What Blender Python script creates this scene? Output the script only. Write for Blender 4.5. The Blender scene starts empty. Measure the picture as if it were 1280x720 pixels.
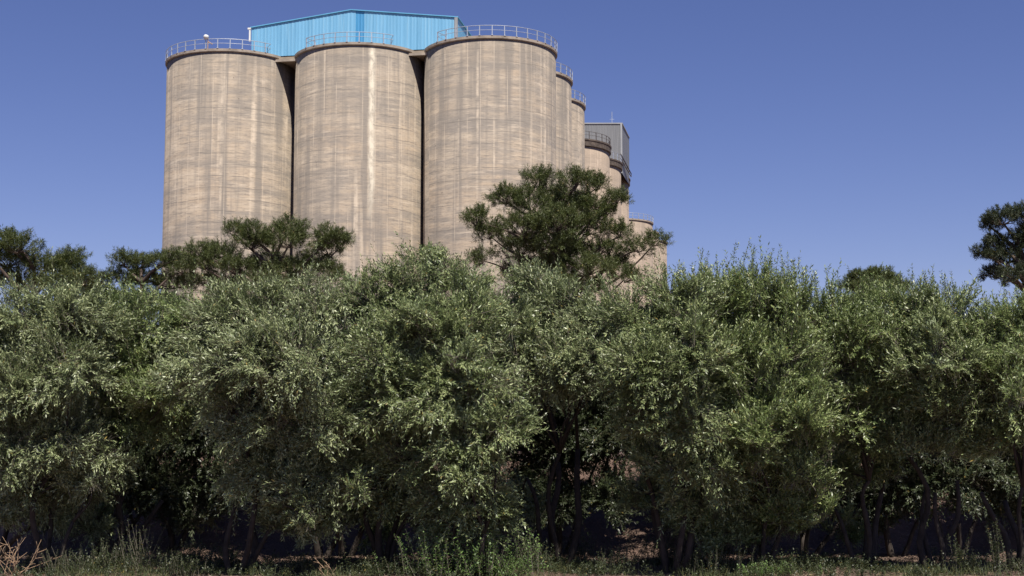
import bpy, math, random
import numpy as np
from mathutils import Vector
R = math.radians
rng = np.random.default_rng(7)
random.seed(7)
S = bpy.context.scene
C = S.collection

# ------------------------------------------------------------------ camera
F, EYE, PITCH = 1800.0, 2.2, math.atan(190/1800)
cam_d = bpy.data.cameras.new('camera'); cam = bpy.data.objects.new('camera', cam_d); C.objects.link(cam)
cam.location = (0, 0, EYE); cam.rotation_euler = (math.pi/2 + PITCH, 0, 0)
cam_d.sensor_width = 36; cam_d.lens = 36*F/1280
cam_d.clip_start = 0.1; cam_d.clip_end = 8000
S.camera = cam
S.render.resolution_x = 1024; S.render.resolution_y = 576
# ------------------------------------------------------------------ light
SUN_EL, SUN_AZ = R(59), R(15)          # azimuth: to the right of straight behind the camera
sdir = Vector((math.sin(SUN_AZ)*math.cos(SUN_EL), -math.cos(SUN_AZ)*math.cos(SUN_EL), math.sin(SUN_EL)))
w = bpy.data.worlds.new('World'); S.world = w; w.use_nodes = True
nt = w.node_tree; nt.nodes.clear()
sky = nt.nodes.new('ShaderNodeTexSky'); sky.sky_type = 'NISHITA'; sky.sun_disc = False
sky.sun_elevation = SUN_EL; sky.sun_rotation = math.atan2(sdir.x, sdir.y)
sky.altitude = 1200; sky.air_density = 1.0; sky.dust_density = 0.35; sky.ozone_density = 4.6
hs = nt.nodes.new('ShaderNodeHueSaturation'); hs.inputs['Saturation'].default_value = 1.13
hs.inputs['Hue'].default_value = 0.512
bg = nt.nodes.new('ShaderNodeBackground'); bg.inputs['Strength'].default_value = 0.0675
wo = nt.nodes.new('ShaderNodeOutputWorld')
tint = nt.nodes.new('ShaderNodeMix'); tint.data_type = 'RGBA'; tint.blend_type = 'MULTIPLY'; tint.inputs[0].default_value = 1
tint.inputs[7].default_value = (1.25, .98, 1.03, 1)
nt.links.new(sky.outputs[0], hs.inputs['Color']); nt.links.new(hs.outputs[0], tint.inputs[6]); nt.links.new(tint.outputs[2], bg.inputs[0]); nt.links.new(bg.outputs[0], wo.inputs[0])
sl = bpy.data.lights.new('sun', 'SUN'); sl.energy = 5.0; sl.angle = R(0.5); sl.color = (1, 0.94, 0.85)
so = bpy.data.objects.new('sun', sl); C.objects.link(so); so.location = (30, -40, 60)
so.rotation_euler = sdir.to_track_quat('Z', 'Y').to_euler()
S.view_settings.view_transform = 'Standard'; S.view_settings.look = 'None'
S.view_settings.exposure = 0.45; S.view_settings.gamma = 1.0
S.view_settings.use_curve_mapping = False

# ------------------------------------------------------------------ helpers
def at(px, py, d):
    """world point seen at photo pixel (px,py) at distance d along the ground"""
    u = (px-640)/F; v = (360-py)/F
    y = math.cos(PITCH) - v*math.sin(PITCH); z = math.sin(PITCH) + v*math.cos(PITCH)
    return Vector((u/y*d, d, EYE + z/y*d))

def smooth(a, b, t):
    t = np.clip((t-a)/(b-a), 0, 1); return t*t*(3-2*t)

def ground_z(x, y):
    x = np.asarray(x, float); y = np.asarray(y, float)
    e = 0.5*np.sin(x*0.7)+0.3*np.sin(x*1.9+1)
    z = 1.75*smooth(28.0, 32.0, y+e)
    z = z + 0.035*np.sin(x*2.1+y)*np.sin(y*1.7) * smooth(15, 20, y) + 0.05*np.sin(x*5.1+y*3.3)*np.sin(y*4.7-x)*smooth(27, 28.5, y)*(1-smooth(32, 36, y))
    return z
def gz(x, y): return float(ground_z(x, y))

def tag(o, label=None, cat=None, group=None, kind=None):
    if label: o['label'] = label
    if cat: o['category'] = cat
    if group: o['group'] = group
    if kind: o['kind'] = kind
    return o

def empty(name, loc, rz=0):
    o = bpy.data.objects.new(name, None); C.objects.link(o)
    o.location = loc; o.rotation_euler = (0, 0, rz); o.empty_display_size = 0.3
    return o

def link(name, me, mat, parent=None, loc=None):
    o = bpy.data.objects.new(name, me); C.objects.link(o)
    if mat is not None and len(me.materials) == 0: me.materials.append(mat)
    if parent is not None: o.parent = parent
    if loc is not None: o.location = loc
    return o

def quads_mesh(name, V, Fq, smooth_sh=False):
    me = bpy.data.meshes.new(name)
    V = np.asarray(V, np.float32).reshape(-1, 3); Fq = np.asarray(Fq, np.int32).reshape(-1, 4)
    me.vertices.add(len(V)); me.vertices.foreach_set('co', V.ravel())
    me.loops.add(Fq.size); me.loops.foreach_set('vertex_index', Fq.ravel())
    me.polygons.add(len(Fq)); me.polygons.foreach_set('loop_start', np.arange(0, Fq.size, 4, dtype=np.int32))
    me.polygons.foreach_set('loop_total', np.full(len(Fq), 4, np.int32))
    me.update(calc_edges=True)
    me.validate()
    if smooth_sh: me.shade_smooth()
    return me

class MB:
    """collects simple solids, builds ONE mesh"""
    def __init__(s): s.v = []; s.f = []; s.n = 0
    def add(s, V, Fs):
        s.v.append(np.asarray(V, float)); s.f += [tuple(i+s.n for i in f) for f in Fs]; s.n += len(V)
    def box(s, c, size, rz=0):
        x, y, z = [k/2 for k in size]; ca, sa = math.cos(rz), math.sin(rz); V = []
        for sz in (-1, 1):
            for sx, sy in ((-1,-1),(1,-1),(1,1),(-1,1)):
                a, b = sx*x, sy*y; V.append((c[0]+a*ca-b*sa, c[1]+a*sa+b*ca, c[2]+sz*z))
        s.add(V, [(3,2,1,0),(4,5,6,7),(0,1,5,4),(1,2,6,5),(2,3,7,6),(3,0,4,7)])
    def tube(s, pts, rad, n=6, cap=True):
        pts = [np.asarray(p, float) for p in pts]
        if np.isscalar(rad): rad = [rad]*len(pts)
        V = []; prev = None
        for i, p in enumerate(pts):
            t = pts[min(i+1, len(pts)-1)] - pts[max(i-1, 0)]; t = t/(np.linalg.norm(t)+1e-9)
            if prev is None:
                a = np.cross(t, (0.13, 0.2, 1.0))
                if np.linalg.norm(a) < .1: a = np.cross(t, (1.0, .1, 0))
            else: a = prev - t*np.dot(prev, t)
            a = a/np.linalg.norm(a); prev = a; b = np.cross(t, a)
            for k in range(n):
                an = 2*math.pi*k/n; V.append(p + rad[i]*(math.cos(an)*a + math.sin(an)*b))
        Fs = []
        for i in range(len(pts)-1):
            for k in range(n):
                k2 = (k+1) % n; Fs.append((i*n+k, i*n+k2, (i+1)*n+k2, (i+1)*n+k))
        if cap: Fs.append(tuple(reversed(range(n)))); Fs.append(tuple((len(pts)-1)*n+k for k in range(n)))
        s.add(V, Fs)
    def build(s, name, mat, parent=None, smooth_sh=False, loc=None):
        me = bpy.data.meshes.new(name)
        V = np.concatenate(s.v) if s.v else np.zeros((0, 3))
        me.from_pydata(V.tolist(), [], s.f); me.update()
        if smooth_sh: me.shade_smooth()
        return link(name, me, mat, parent, loc)

# ------------------------------------------------------------------ materials
def mat(name):
    m = bpy.data.materials.new(name); m.use_nodes = True
    n = m.node_tree; b = n.nodes['Principled BSDF']; return m, n, b
def N(n, t, **kw):
    o = n.nodes.new(t)
    for k, v in kw.items(): setattr(o, k, v)
    return o
def ramp(n, src, stops, interp='LINEAR'):
    r = N(n, 'ShaderNodeValToRGB'); r.color_ramp.interpolation = interp
    e = r.color_ramp.elements
    while len(e) < len(stops): e.new(0.5)
    for i, (p, c) in enumerate(stops):
        e[i].position = p; e[i].color = (c[0], c[1], c[2], 1) if not np.isscalar(c) else (c, c, c, 1)
    n.links.new(src, r.inputs[0]); return r.outputs[0]
def mix(n, f, a, b, mode='MIX'):
    m = N(n, 'ShaderNodeMix', data_type='RGBA', blend_type=mode)
    for ix, v in ((0, f), (6, a), (7, b)):
        sock = m.inputs[ix]
        if isinstance(v, bpy.types.NodeSocket): n.links.new(v, sock)
        elif np.isscalar(v): sock.default_value = v if ix == 0 else (v, v, v, 1)
        else: sock.default_value = (v[0], v[1], v[2], 1)
    return m.outputs[2]
def noise(n, co, scale, detail=4, sc=(1, 1, 1), rough=.55, loc=(0, 0, 0)):
    mp = N(n, 'ShaderNodeMapping'); mp.inputs['Scale'].default_value = sc; mp.inputs['Location'].default_value = loc
    n.links.new(co, mp.inputs[0]); t = N(n, 'ShaderNodeTexNoise'); t.inputs['Scale'].default_value = scale
    t.inputs['Detail'].default_value = detail; t.inputs['Roughness'].default_value = rough
    n.links.new(mp.outputs[0], t.inputs['Vector']); return t.outputs['Fac']

def concrete(name, base, warm, grey, seed, contrast=1.0, streak=None):
    m, n, b = mat(name)
    uv = N(n, 'ShaderNodeUVMap').outputs[0]
    oi = N(n, 'ShaderNodeObjectInfo')
    off = N(n, 'ShaderNodeVectorMath', operation='SCALE'); off.inputs[0].default_value = (1, 1, 1)
    mul = N(n, 'ShaderNodeMath', operation='MULTIPLY'); mul.inputs[1].default_value = 400
    n.links.new(oi.outputs['Random'], mul.inputs[0]); n.links.new(mul.outputs[0], off.inputs['Scale'])
    add = N(n, 'ShaderNodeVectorMath', operation='ADD'); n.links.new(uv, add.inputs[0]); n.links.new(off.outputs[0], add.inputs[1])
    co = add.outputs[0]
    big = noise(n, co, 1, 3, (.16, .10, 1), loc=(seed, 0, 0))
    c = mix(n, ramp(n, big, [(.35, 0), (.65, 1)]), base, warm)
    lifts = noise(n, co, 1, 4, (.17, 1.5, 1), .66)          # slip-form lifts: thin horizontal bands
    c = mix(n, ramp(n, lifts, [(.36, .62*contrast), (.54, 0)]), c, grey)
    pour = noise(n, co, 1, 3, (.035, .42, 1), .7, loc=(71, 2, 0))   # broad pours, darker and paler
    c = mix(n, ramp(n, pour, [(.38, .70*contrast), (.50, 0)]), c, [k*.92 for k in grey])
    c = mix(n, ramp(n, pour, [(.53, 0), (.62, .45*contrast)]), c, [min(1, k*1.22) for k in base])
    blot = noise(n, co, 1, 4, (.30, .45, 1), .7, loc=(13, 77, 0))
    c = mix(n, ramp(n, blot, [(.40, .55*contrast), (.52, 0)]), c, [k*1.0 for k in grey])
    fine = noise(n, co, 1, 3, (.55, 4.2, 1), .66)
    c = mix(n, ramp(n, fine, [(.32, .45*contrast), (.50, 0)]), c, [k*.62 for k in grey])
    pale = noise(n, co, 1, 3, (.28, 2.4, 1), .66, loc=(31, 7, 0))
    c = mix(n, ramp(n, pale, [(.54, 0), (.70, .7*contrast)]), c, [min(1, k*1.32) for k in base])
    st = noise(n, co, 1, 3, (.85, .035, 1), .6, loc=(3, 40, 0))   # runs of water down the wall
    c = mix(n, ramp(n, st, [(.36, .75*contrast), (.52, 0)]), c, [k*.80 for k in grey])
    st2 = noise(n, co, 1, 2, (1.0, .03, 1), .5, loc=(55, 11, 0))
    brk = noise(n, co, 1, 4, (.7, .7, 1), .7, loc=(9, 3, 0))
    k = N(n, 'ShaderNodeMath', operation='MULTIPLY')
    n.links.new(ramp(n, st2, [(.60, 0), (.70, .8)]), k.inputs[0]); n.links.new(ramp(n, brk, [(.38, .1), (.60, 1)]), k.inputs[1])
    c = mix(n, k.outputs[0], c, [min(1, q*1.45) for q in base])
    # grey weathering washed down from the rim
    sep = N(n, 'ShaderNodeSeparateXYZ'); n.links.new(uv, sep.inputs[0])
    mr = N(n, 'ShaderNodeMapRange'); mr.inputs[1].default_value = 30; mr.inputs[2].default_value = 42.5
    n.links.new(sep.outputs[1], mr.inputs[0])
    wv = noise(n, co, 1, 3, (.5, .06, 1), .6, loc=(17, 5, 0))
    k2 = N(n, 'ShaderNodeMath', operation='MULTIPLY'); n.links.new(mr.outputs[0], k2.inputs[0])
    n.links.new(ramp(n, wv, [(.35, .75), (.62, .1)]), k2.inputs[1])
    c = mix(n, k2.outputs[0], c, [q*.72 for q in grey])
    def M(op, a, b_=None):
        q = N(n, 'ShaderNodeMath', operation=op)
        for i_, v_ in enumerate((a, b_)):
            if v_ is None: continue
            if isinstance(v_, bpy.types.NodeSocket): n.links.new(v_, q.inputs[i_])
            else: q.inputs[i_].default_value = v_
        return q.outputs[0]
    wob = noise(n, co, 1, 3, (.25, .12, 1), .6, loc=(5, 5, 0))
    jn = M('FRACT', M('ADD', M('DIVIDE', sep.outputs[1], 1.22), M('MULTIPLY', wob, .5)))      # joints of the pour
    j1 = M('LESS_THAN', jn, .085); on = ramp(n, noise(n, co, 1, 3, (.22, .5, 1), .7, loc=(90, 1, 0)), [(.46, 0), (.56, .55)])
    c = mix(n, M('MULTIPLY', j1, on), c, [q*.58 for q in grey])
    jv = M('FRACT', M('DIVIDE', sep.outputs[0], 1.375)); j2 = M('LESS_THAN', jv, .07)            # board marks
    on2 = ramp(n, noise(n, co, 1, 3, (.4, .12, 1), .7, loc=(44, 61, 0)), [(.44, 0), (.56, .42)])
    c = mix(n, M('MULTIPLY', j2, on2), c, [min(1, q*1.35) for q in base])
    hf = noise(n, co, 1, 2, (1.6, 9, 1), .6, loc=(8, 21, 0))
    c = mix(n, ramp(n, hf, [(.32, .38*contrast), (.47, 0)]), c, [q*.52 for q in grey])
    if streak:
        wn = noise(n, uv, 1, 3, (.0, .35, 1), .6)
        d_ = M('ABSOLUTE', M('SUBTRACT', sep.outputs[0], M('ADD', streak-.25, M('MULTIPLY', wn, .5))))
        msk = M('MULTIPLY', ramp(n, d_, [(.12, 1), (.42, 0)]), ramp(n, noise(n, uv, 1, 4, (2, .9, 1), .7), [(.36, .25), (.56, .95)]))
        zr = N(n, 'ShaderNodeMapRange'); zr.inputs[1].default_value = 22; zr.inputs[2].default_value = 27; n.links.new(sep.outputs[1], zr.inputs[0])
        c = mix(n, M('MULTIPLY', msk, zr.outputs[0]), c, (.50, .45, .36))
    sp = noise(n, co, 2.2, 2, (1, 1, 1), .5)
    c = mix(n, ramp(n, sp, [(.735, 0), (.76, .6)]), c, (.09, .075, .06))
    n.links.new(c, b.inputs['Base Color']); b.inputs['Roughness'].default_value = .92
    bp = N(n, 'ShaderNodeBump'); bp.inputs['Strength'].default_value = .35; bp.inputs['Distance'].default_value = .05
    n.links.new(fine, bp.inputs['Height']); n.links.new(bp.outputs[0], b.inputs['Normal'])
    return m
M_con = concrete('weathered_concrete', (.325, .270, .208), (.345, .270, .195), (.205, .180, .155), 2)
M_con_s = concrete('streaked_concrete', (.325, .270, .208), (.345, .270, .195), (.205, .180, .155), 2, 1.0, 23.0)
M_con2 = concrete('tan_concrete', (.33, .262, .20), (.35, .27, .20), (.26, .21, .165), 9, .55)

def simple(name, col, rough=.8, var=.25, scale=4, metal=0):
    m, n, b = mat(name); co = N(n, 'ShaderNodeTexCoord').outputs['Object']
    f = noise(n, co, scale, 5)
    c = mix(n, ramp(n, f, [(.3, 0), (.7, 1)]), [k*(1-var) for k in col], [min(1, k*(1+var)) for k in col])
    n.links.new(c, b.inputs['Base Color']); b.inputs['Roughness'].default_value = rough; b.inputs['Metallic'].default_value = metal
    return m
M_rim = simple('rim_concrete', (.32, .27, .215), .9, .3, 1.2)
M_rim_dark = simple('stained_rim', (.10, .078, .062), .9, .5, 2)
M_rail = simple('galvanised_rail', (.42, .46, .52), .45, .15, 3, .3)
M_rail_dark = simple('rusty_rail', (.10, .085, .08), .7, .3, 3)
M_deck = simple('deck_concrete', (.29, .24, .18), .9, .2, 1)
M_white = simple('white_enamel', (.78, .77, .72), .4, .05, 3)
M_bark = simple('olive_bark', (.040, .031, .025), .95, .45, 9)
M_pbark = simple('pine_bark', (.085, .062, .048), .95, .4, 6)
M_twig = simple('twig_bark', (.17, .15, .115), .9, .3, 9)
M_dry = simple('dry_stem', (.40, .27, .17), .9, .25, 9)
M_grey = simple('grey_rib', (.30, .31, .32), .6, .1, .6, 0)

def sheet(name, base, dark, light, axis=(5.5, 5.5, 0)):
    """profiled metal cladding: ribs and long stains"""
    m, n, b = mat(name); co = N(n, 'ShaderNodeTexCoord').outputs['Object']
    st = noise(n, co, 1, 4, (1.6, 1.6, .05), .6)
    c = mix(n, ramp(n, st, [(.38, .9), (.56, 0)]), base, dark)
    st2 = noise(n, co, 1, 3, (4.2, 4.2, .12), .6, loc=(20, 0, 0))
    c = mix(n, ramp(n, st2, [(.52, 0), (.66, .8)]), c, light)
    n.links.new(c, b.inputs['Base Color']); b.inputs['Roughness'].default_value = .5
    return m
M_blue = sheet('blue_cladding', (.175, .43, .65), (.135, .36, .56), (.24, .49, .68))
M_blue_dark = sheet('deep_blue_cladding', (.06, .29, .55), (.045, .22, .44), (.09, .34, .58))
M_blue_trim = simple('blue_trim', (.12, .38, .60), .5, .1, 1)
M_gcl = sheet('grey_cladding', (.19, .195, .20), (.16, .165, .17), (.22, .225, .23))

def leafmat(name, top, top2, under, rough=.42, trans=.10, yellow=0.008):
    m, n, b = mat(name); g = N(n, 'ShaderNodeNewGeometry')
    rnd = g.outputs['Random Per Island']
    rp = N(n, 'ShaderNodeMath', operation='POWER'); rp.inputs[1].default_value = 1.7; n.links.new(rnd, rp.inputs[0])
    a = mix(n, rp.outputs[0], top, top2)
    f = N(n, 'ShaderNodeMath', operation='MULTIPLY'); f.inputs[1].default_value = 7.31; n.links.new(rnd, f.inputs[0])
    fr = N(n, 'ShaderNodeMath', operation='FRACT'); n.links.new(f.outputs[0], fr.inputs[0])
    a = mix(n, ramp(n, fr.outputs[0], [(1-yellow-.01, 0), (1-yellow, 1)]), a, (.30, .22, .06))
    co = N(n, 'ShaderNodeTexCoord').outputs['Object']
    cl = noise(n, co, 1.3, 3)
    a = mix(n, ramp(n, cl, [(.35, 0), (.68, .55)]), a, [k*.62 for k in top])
    c = mix(n, g.outputs['Backfacing'], a, under)
    n.links.new(c, b.inputs['Base Color']); b.inputs['Roughness'].default_value = rough
    b.inputs['Specular IOR Level'].default_value = .5
    tr = N(n, 'ShaderNodeBsdfTranslucent'); n.links.new(mix(n, .5, a, (.12, .17, .03)), tr.inputs[0])
    ms = N(n, 'ShaderNodeMixShader'); ms.inputs[0].default_value = trans
    out = n.nodes['Material Output']
    n.links.new(b.outputs[0], ms.inputs[1]); n.links.new(tr.outputs[0], ms.inputs[2]); n.links.new(ms.outputs[0], out.inputs[0])
    return m
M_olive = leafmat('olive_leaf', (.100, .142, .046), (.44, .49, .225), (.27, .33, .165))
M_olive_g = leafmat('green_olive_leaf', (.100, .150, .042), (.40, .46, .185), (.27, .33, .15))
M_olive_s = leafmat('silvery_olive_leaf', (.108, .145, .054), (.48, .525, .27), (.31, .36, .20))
M_olive_shade = leafmat('shade_darkened_olive_leaf', (.035, .050, .022), (.09, .11, .050), (.11, .13, .08))  # same olive leaf for rear and low trees, shade put into its colour
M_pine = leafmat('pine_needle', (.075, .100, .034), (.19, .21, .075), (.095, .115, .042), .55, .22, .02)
M_pine_d = leafmat('dull_pine_needle', (.040, .055, .030), (.085, .10, .055), (.05, .065, .035), .6, .12, .03)
M_weed = leafmat('weed_leaf', (.10, .18, .045), (.22, .34, .10), (.20, .28, .12), .5, .25)
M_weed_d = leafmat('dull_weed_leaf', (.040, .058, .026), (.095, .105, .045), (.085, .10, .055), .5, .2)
M_litter = leafmat('dry_litter', (.20, .14, .10), (.36, .27, .20), (.30, .22, .16), .8, .05)
M_grass = leafmat('grass_blade', (.07, .095, .028), (.17, .16, .06), (.10, .11, .04), .7, .2)

def ground_mat():
    m, n, b = mat('earth'); co = N(n, 'ShaderNodeTexCoord').outputs['Object']
    f1 = noise(n, co, .9, 6); f2 = noise(n, co, 7, 6, rough=.7); f3 = noise(n, co, 28, 3)
    c = mix(n, ramp(n, f1, [(.35, 0), (.65, 1)]), (.10, .064, .048), (.16, .10, .075))
    c = mix(n, ramp(n, f2, [(.42, .7), (.58, 0)]), c, (.095, .062, .045))
    c = mix(n, ramp(n, f3, [(.62, 0), (.70, .5)]), c, (.30, .23, .18))
    n.links.new(c, b.inputs['Base Color']); b.inputs['Roughness'].default_value = .97
    bp = N(n, 'ShaderNodeBump'); bp.inputs['Strength'].default_value = .8; bp.inputs['Distance'].default_value = .06
    n.links.new(f2, bp.inputs['Height']); n.links.new(bp.outputs[0], b.inputs['Normal'])
    return m
M_ground = ground_mat()

# ------------------------------------------------------------------ ground
xs = np.concatenate([[-3000, -1200, -500, -200, -80, -40, -20], np.arange(-12, 12.01, .2), [20, 40, 80, 200, 500, 1200, 3000]])
ys = np.concatenate([[-1500, -400, -100, -30, 0, 10, 16], np.arange(20, 36.01, .2), [45, 60, 90, 150, 300, 700, 1500, 4500]])
X, Y = np.meshgrid(xs, ys); Z = ground_z(X, Y)
V = np.stack([X, Y, Z], -1).reshape(-1, 3); nx = len(xs)
ii = (np.arange(len(ys)-1)[:, None]*nx + np.arange(nx-1)[None]).ravel()
g = link('ground', quads_mesh('ground', V, np.stack([ii, ii+1, ii+nx+1, ii+nx], 1), True), M_ground); tag(g, kind='structure')

# ------------------------------------------------------------------ silos
BASEZ = 1.72; TOP = 43.0; RB = 7.0
def cylinder_mesh(name, r0, z0, z1, n=96, roof=True):
    V = []; UV = []; Fs = []
    for z in (z0, z1):
        for k in range(n):
            a = 2*math.pi*k/n; V.append((r0*math.cos(a), r0*math.sin(a), z))
    for k in range(n): k2 = (k+1) % n; Fs.append((k, k2, n+k2, n+k))
    Fs.append(tuple(n+k for k in range(n)))
    me = bpy.data.meshes.new(name); me.from_pydata(V, [], Fs); me.update()
    uvl = me.uv_layers.new(name='UVMap'); li = 0
    for k in range(n):
        for kk, z in ((k, z0), (k+1, z0), (k+1, z1), (k, z1)):
            uvl.data[li].uv = (2*math.pi*kk/n*r0, z); li += 1
    for k in range(n):
        a = 2*math.pi*k/n; uvl.data[li].uv = (r0*math.cos(a), r0*math.sin(a)+20); li += 1
    me.polygons.foreach_set('use_smooth', [True]*n+[False])
    return me
def ring_mesh(name, prof, n=96):
    """lathe of a closed profile [(r,z)...]"""
    V = []; Fs = []; m = len(prof)
    for k in range(n):
        a = 2*math.pi*k/n
        for r, z in prof: V.append((r*math.cos(a), r*math.sin(a), z))
    for k in range(n):
        for j in range(m):
            k2 = (k+1) % n; j2 = (j+1) % m
            Fs.append((k*m+j, k2*m+j, k2*m+j2, k*m+j2))
    me = bpy.data.meshes.new(name); me.from_pydata(V, [], Fs); me.update(); return me
me_wall = cylinder_mesh('silo_wall', RB, -0.3, TOP-BASEZ)
me_wall2 = me_wall.copy(); me_wall_s = me_wall.copy(); me_wall_s.materials.append(M_con_s); me_wall.materials.append(M_con); me_wall2.materials.append(M_con2)
H = TOP-BASEZ
me_rim = ring_mesh('rim', [(RB-.6, H+.02), (RB-.6, H+.10), (RB+.17, H+.10), (RB+.17, H-.16), (RB+.08, H-.24), (RB-.02, H-.24), (RB-.02, H+.02)]); me_rim.materials.append(M_rim)
me_rim2 = ring_mesh('rim', [(RB-.6, H+.02), (RB-.6, H+.10), (RB+.30, H+.10), (RB+.30, H-.10), (RB+.22, H-.2), (RB+.22, H-.85), (RB-.02, H-.95), (RB-.02, H+.02)]); me_rim2.materials.append(M_rim_dark)
pm = MB(); pm.box((0, 0, .53), (.085, .085, 1.06)); pm.box((0, 0, .03), (.2, .2, .05))
post_d = pm.build('post', M_rail); me_post = post_d.data; bpy.data.objects.remove(post_d)
me_post_d = me_post.copy(); me_post_d.materials.clear(); me_post_d.materials.append(M_rail_dark)

def railing(parent, a0, a1, dark=False, returns=(True, True), step=10.3, hgt=1.05, rr=RB+.12):
    """angles in degrees from straight towards the camera, positive to the right"""
    def pt(a, r=rr): a = R(a); return (r*math.sin(a), -r*math.cos(a))
    M = M_rail_dark if dark else M_rail
    mb = MB(); nseg = max(6, int((a1-a0)/4)); z0 = H+.10
    path = [pt(a0+(a1-a0)*i/nseg) for i in range(nseg+1)]
    full = (a1-a0) >= 359
    if returns[0] and not full: q = pt(a0-6, rr-1.5); path = [q] + path
    if returns[1] and not full: q = pt(a1+6, rr-1.5); path = path + [q]
    for zz, rad in ((hgt, .036), (hgt*.55, .026)):
        mb.tube([(p[0], p[1], z0+zz) for p in path], rad, 5)
    ro = mb.build('railing', M, parent)
    a = a0
    while a <= a1 - (1 if full else 0) + .01:
        p = pt(a); o = link('post', me_post_d if dark else me_post, None, ro, (p[0], p[1], z0)); o.rotation_euler = (R(rng.uniform(-1.5, 1.5)), R(rng.uniform(-1.5, 1.5)), R(a))
        a += step
    for k, q in ((0, path[0]), (1, path[-1])):
        if returns[k] and not full: link('post', me_post_d if dark else me_post, None, ro, (q[0], q[1], z0))
    return ro

ROW = R(-math.degrees(math.atan2(2.5, 14.5)))
GRP = 'concrete silos of the grain store'
def silo(x, y, label, style='a', rail=None, rot=0):
    e = empty('silo', (x, y, BASEZ)); tag(e, label, 'silo', GRP)
    wl = link('wall', me_wall_s if style == 's' else me_wall if style == 'a' else me_wall2, None, e); wl.rotation_euler = (0, 0, rot)
    link('rim', me_rim if style != 'c' else me_rim2, None, e)
    if rail: railing(e, *rail[0], **rail[1])
    return e
s3 = (-2.33, 150.0); s2 = (-16.35, 152.4); s1 = (-30.75, 154.9)
silo(*s1, 'weathered concrete silo at the left end of front row, white lamp on its rail', 'a', ((-125, 45), {}), .3)
silo(*s2, 'weathered concrete silo with a white vertical streak in the middle of the front row', 's', ((-47, 34), {}), 1.7)
silo(*s3, 'broad concrete silo nearest the camera at the right corner of the front row', 'a', ((-49, 150), {}), 3.6)
def silo_r(px, py, d, *a, **k):
    p = at(px, py, d); return silo(p.x-RB-.3, d, *a, **k)
silo_r(717.5, 103, 162.2, 'concrete silo whose edge shows just right of the broad corner silo', 'a', ((-20, 170), {}), 2)
silo_r(733.5, 135, 174.6, 'concrete silo third along the receding side, rim level with the grey tower', 'a', ((-20, 170), {}), 4)
silo_r(764.4, 186, 199.6, 'tan silo with a dark stained rim in front of the grey clad tower', 'c', ((-60, 150), dict(dark=True)), 1)
silo_r(778.5, 207, 212.1, 'tan silo with a dark rim right under the corner of the grey tower', 'c', ((0, 150), {}), 5)
silo_r(788.0, 228, 225.0, 'tan silo with a dark rim, last before the open gap', 'c', ((0, 150), {}), 2.5)
silo_r(817.5, 280, 271.0, 'lower looking tan silo past the gap with white railings', 'b', ((-60, 150), {}), 2.2)
silo_r(825, 296, 284.5, 'far tan silo second past the gap, behind the pine branch tip', 'b', None, .4)
silo_r(835, 308, 298.0, 'farthest tan silo at the right end behind the pine branch tip', 'b', None, 3.1)

# bridging slabs between front silos
ux, uy = (s3[0]-s1[0]), (s3[1]-s1[1]); L = math.hypot(ux, uy); ux /= L; uy /= L; ang = math.atan2(uy, ux)
nxv, nyv = uy, -ux      # towards the camera
def rowpt(t, fwd):       # t metres from s1 along the row
    return s1[0]+ux*t+nxv*fwd, s1[1]+uy*t+nyv*fwd
for (t0, t1, lab) in ((2.0, 12.4, 'concrete deck slab joining the left and middle silos under the blue shed'),
                      (16.4, 26.8, 'concrete deck slab joining the middle and broad right silos under the blue shed')):
    cx, cy = rowpt((t0+t1)/2, -1.05)
    e = empty('deck_slab', (cx, cy, TOP-1), ang); tag(e, lab, 'deck slab', 'deck slabs between the silos')
    m = MB(); m.box((0, 0, .74), (t1-t0, 8.3, .46)); m.build('slab', M_deck, e)
    m = MB(); m.box((0, -4.31, .52), (t1-t0, .30, .26)); m.build('fascia', M_rim, e)

# blue shed on the deck
bx, by = rowpt(0, 2.95)
pL = at(307, 62, 1); tL = (-28.05 - bx)/ux          # left end
W = 22.6; DEP = 10.3; EV = 3.25; PK = 4.62
ox, oy = rowpt(tL, 2.95)
shed = empty('rooftop_shed', (ox, oy, TOP+.12), ang)
tag(shed, 'light blue metal clad shed with a low gable on top of the silos', 'shed')
def ribbed(name, x0, x1, y, f_top, M, parent, pitch=.38, amp=.014, z0=0.0, z00=0.0):
    nn = int(round((x1-x0)/pitch)); V = []; Fq = []
    xs_ = [];  off = []
    for i in range(nn):
        a = x0+(x1-x0)*i/nn; b_ = (x1-x0)/nn
        xs_ += [a, a+b_*.62, a+b_*.72, a+b_*.90]; off += [0, 0, amp, amp]
    xs_.append(x1); off.append(0)
    for x, o_ in zip(xs_, off): V.append((x, y-o_, z00)); V.append((x, y-o_, f_top(x)))
    for i in range(len(xs_)-1): Fq.append((2*i, 2*i+2, 2*i+3, 2*i+1))
    return link(name, quads_mesh(name, V, Fq), M, parent)
mid = W*.49
ftop = lambda x: EV + (PK-EV)*(1-abs(x-mid)/ (mid if x < mid else W-mid))
ribbed('front_wall', 0, mid+.5, 0, ftop, M_blue, shed)
ribbed('front_wall', mid+1.45, W, 0, ftop, M_blue, shed)
ribbed('centre_panel', mid+.5, mid+1.45, .03, ftop, M_blue_dark, shed, .3)
sw = ribbed('side_wall', 0, DEP, 0, lambda x: EV, M_blue, shed); sw.location = (W, 0, 0); sw.rotation_euler = (0, 0, math.pi/2)
sw = ribbed('side_wall', 0, DEP, 0, lambda x: EV, M_blue, shed); sw.location = (0, DEP, 0); sw.rotation_euler = (0, 0, -math.pi/2)
bw = ribbed('back_wall', 0, W, 0, lambda x: ftop(W-x), M_blue, shed); bw.location = (W, DEP, 0); bw.rotation_euler = (0, 0, math.pi)
m = MB()
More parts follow.
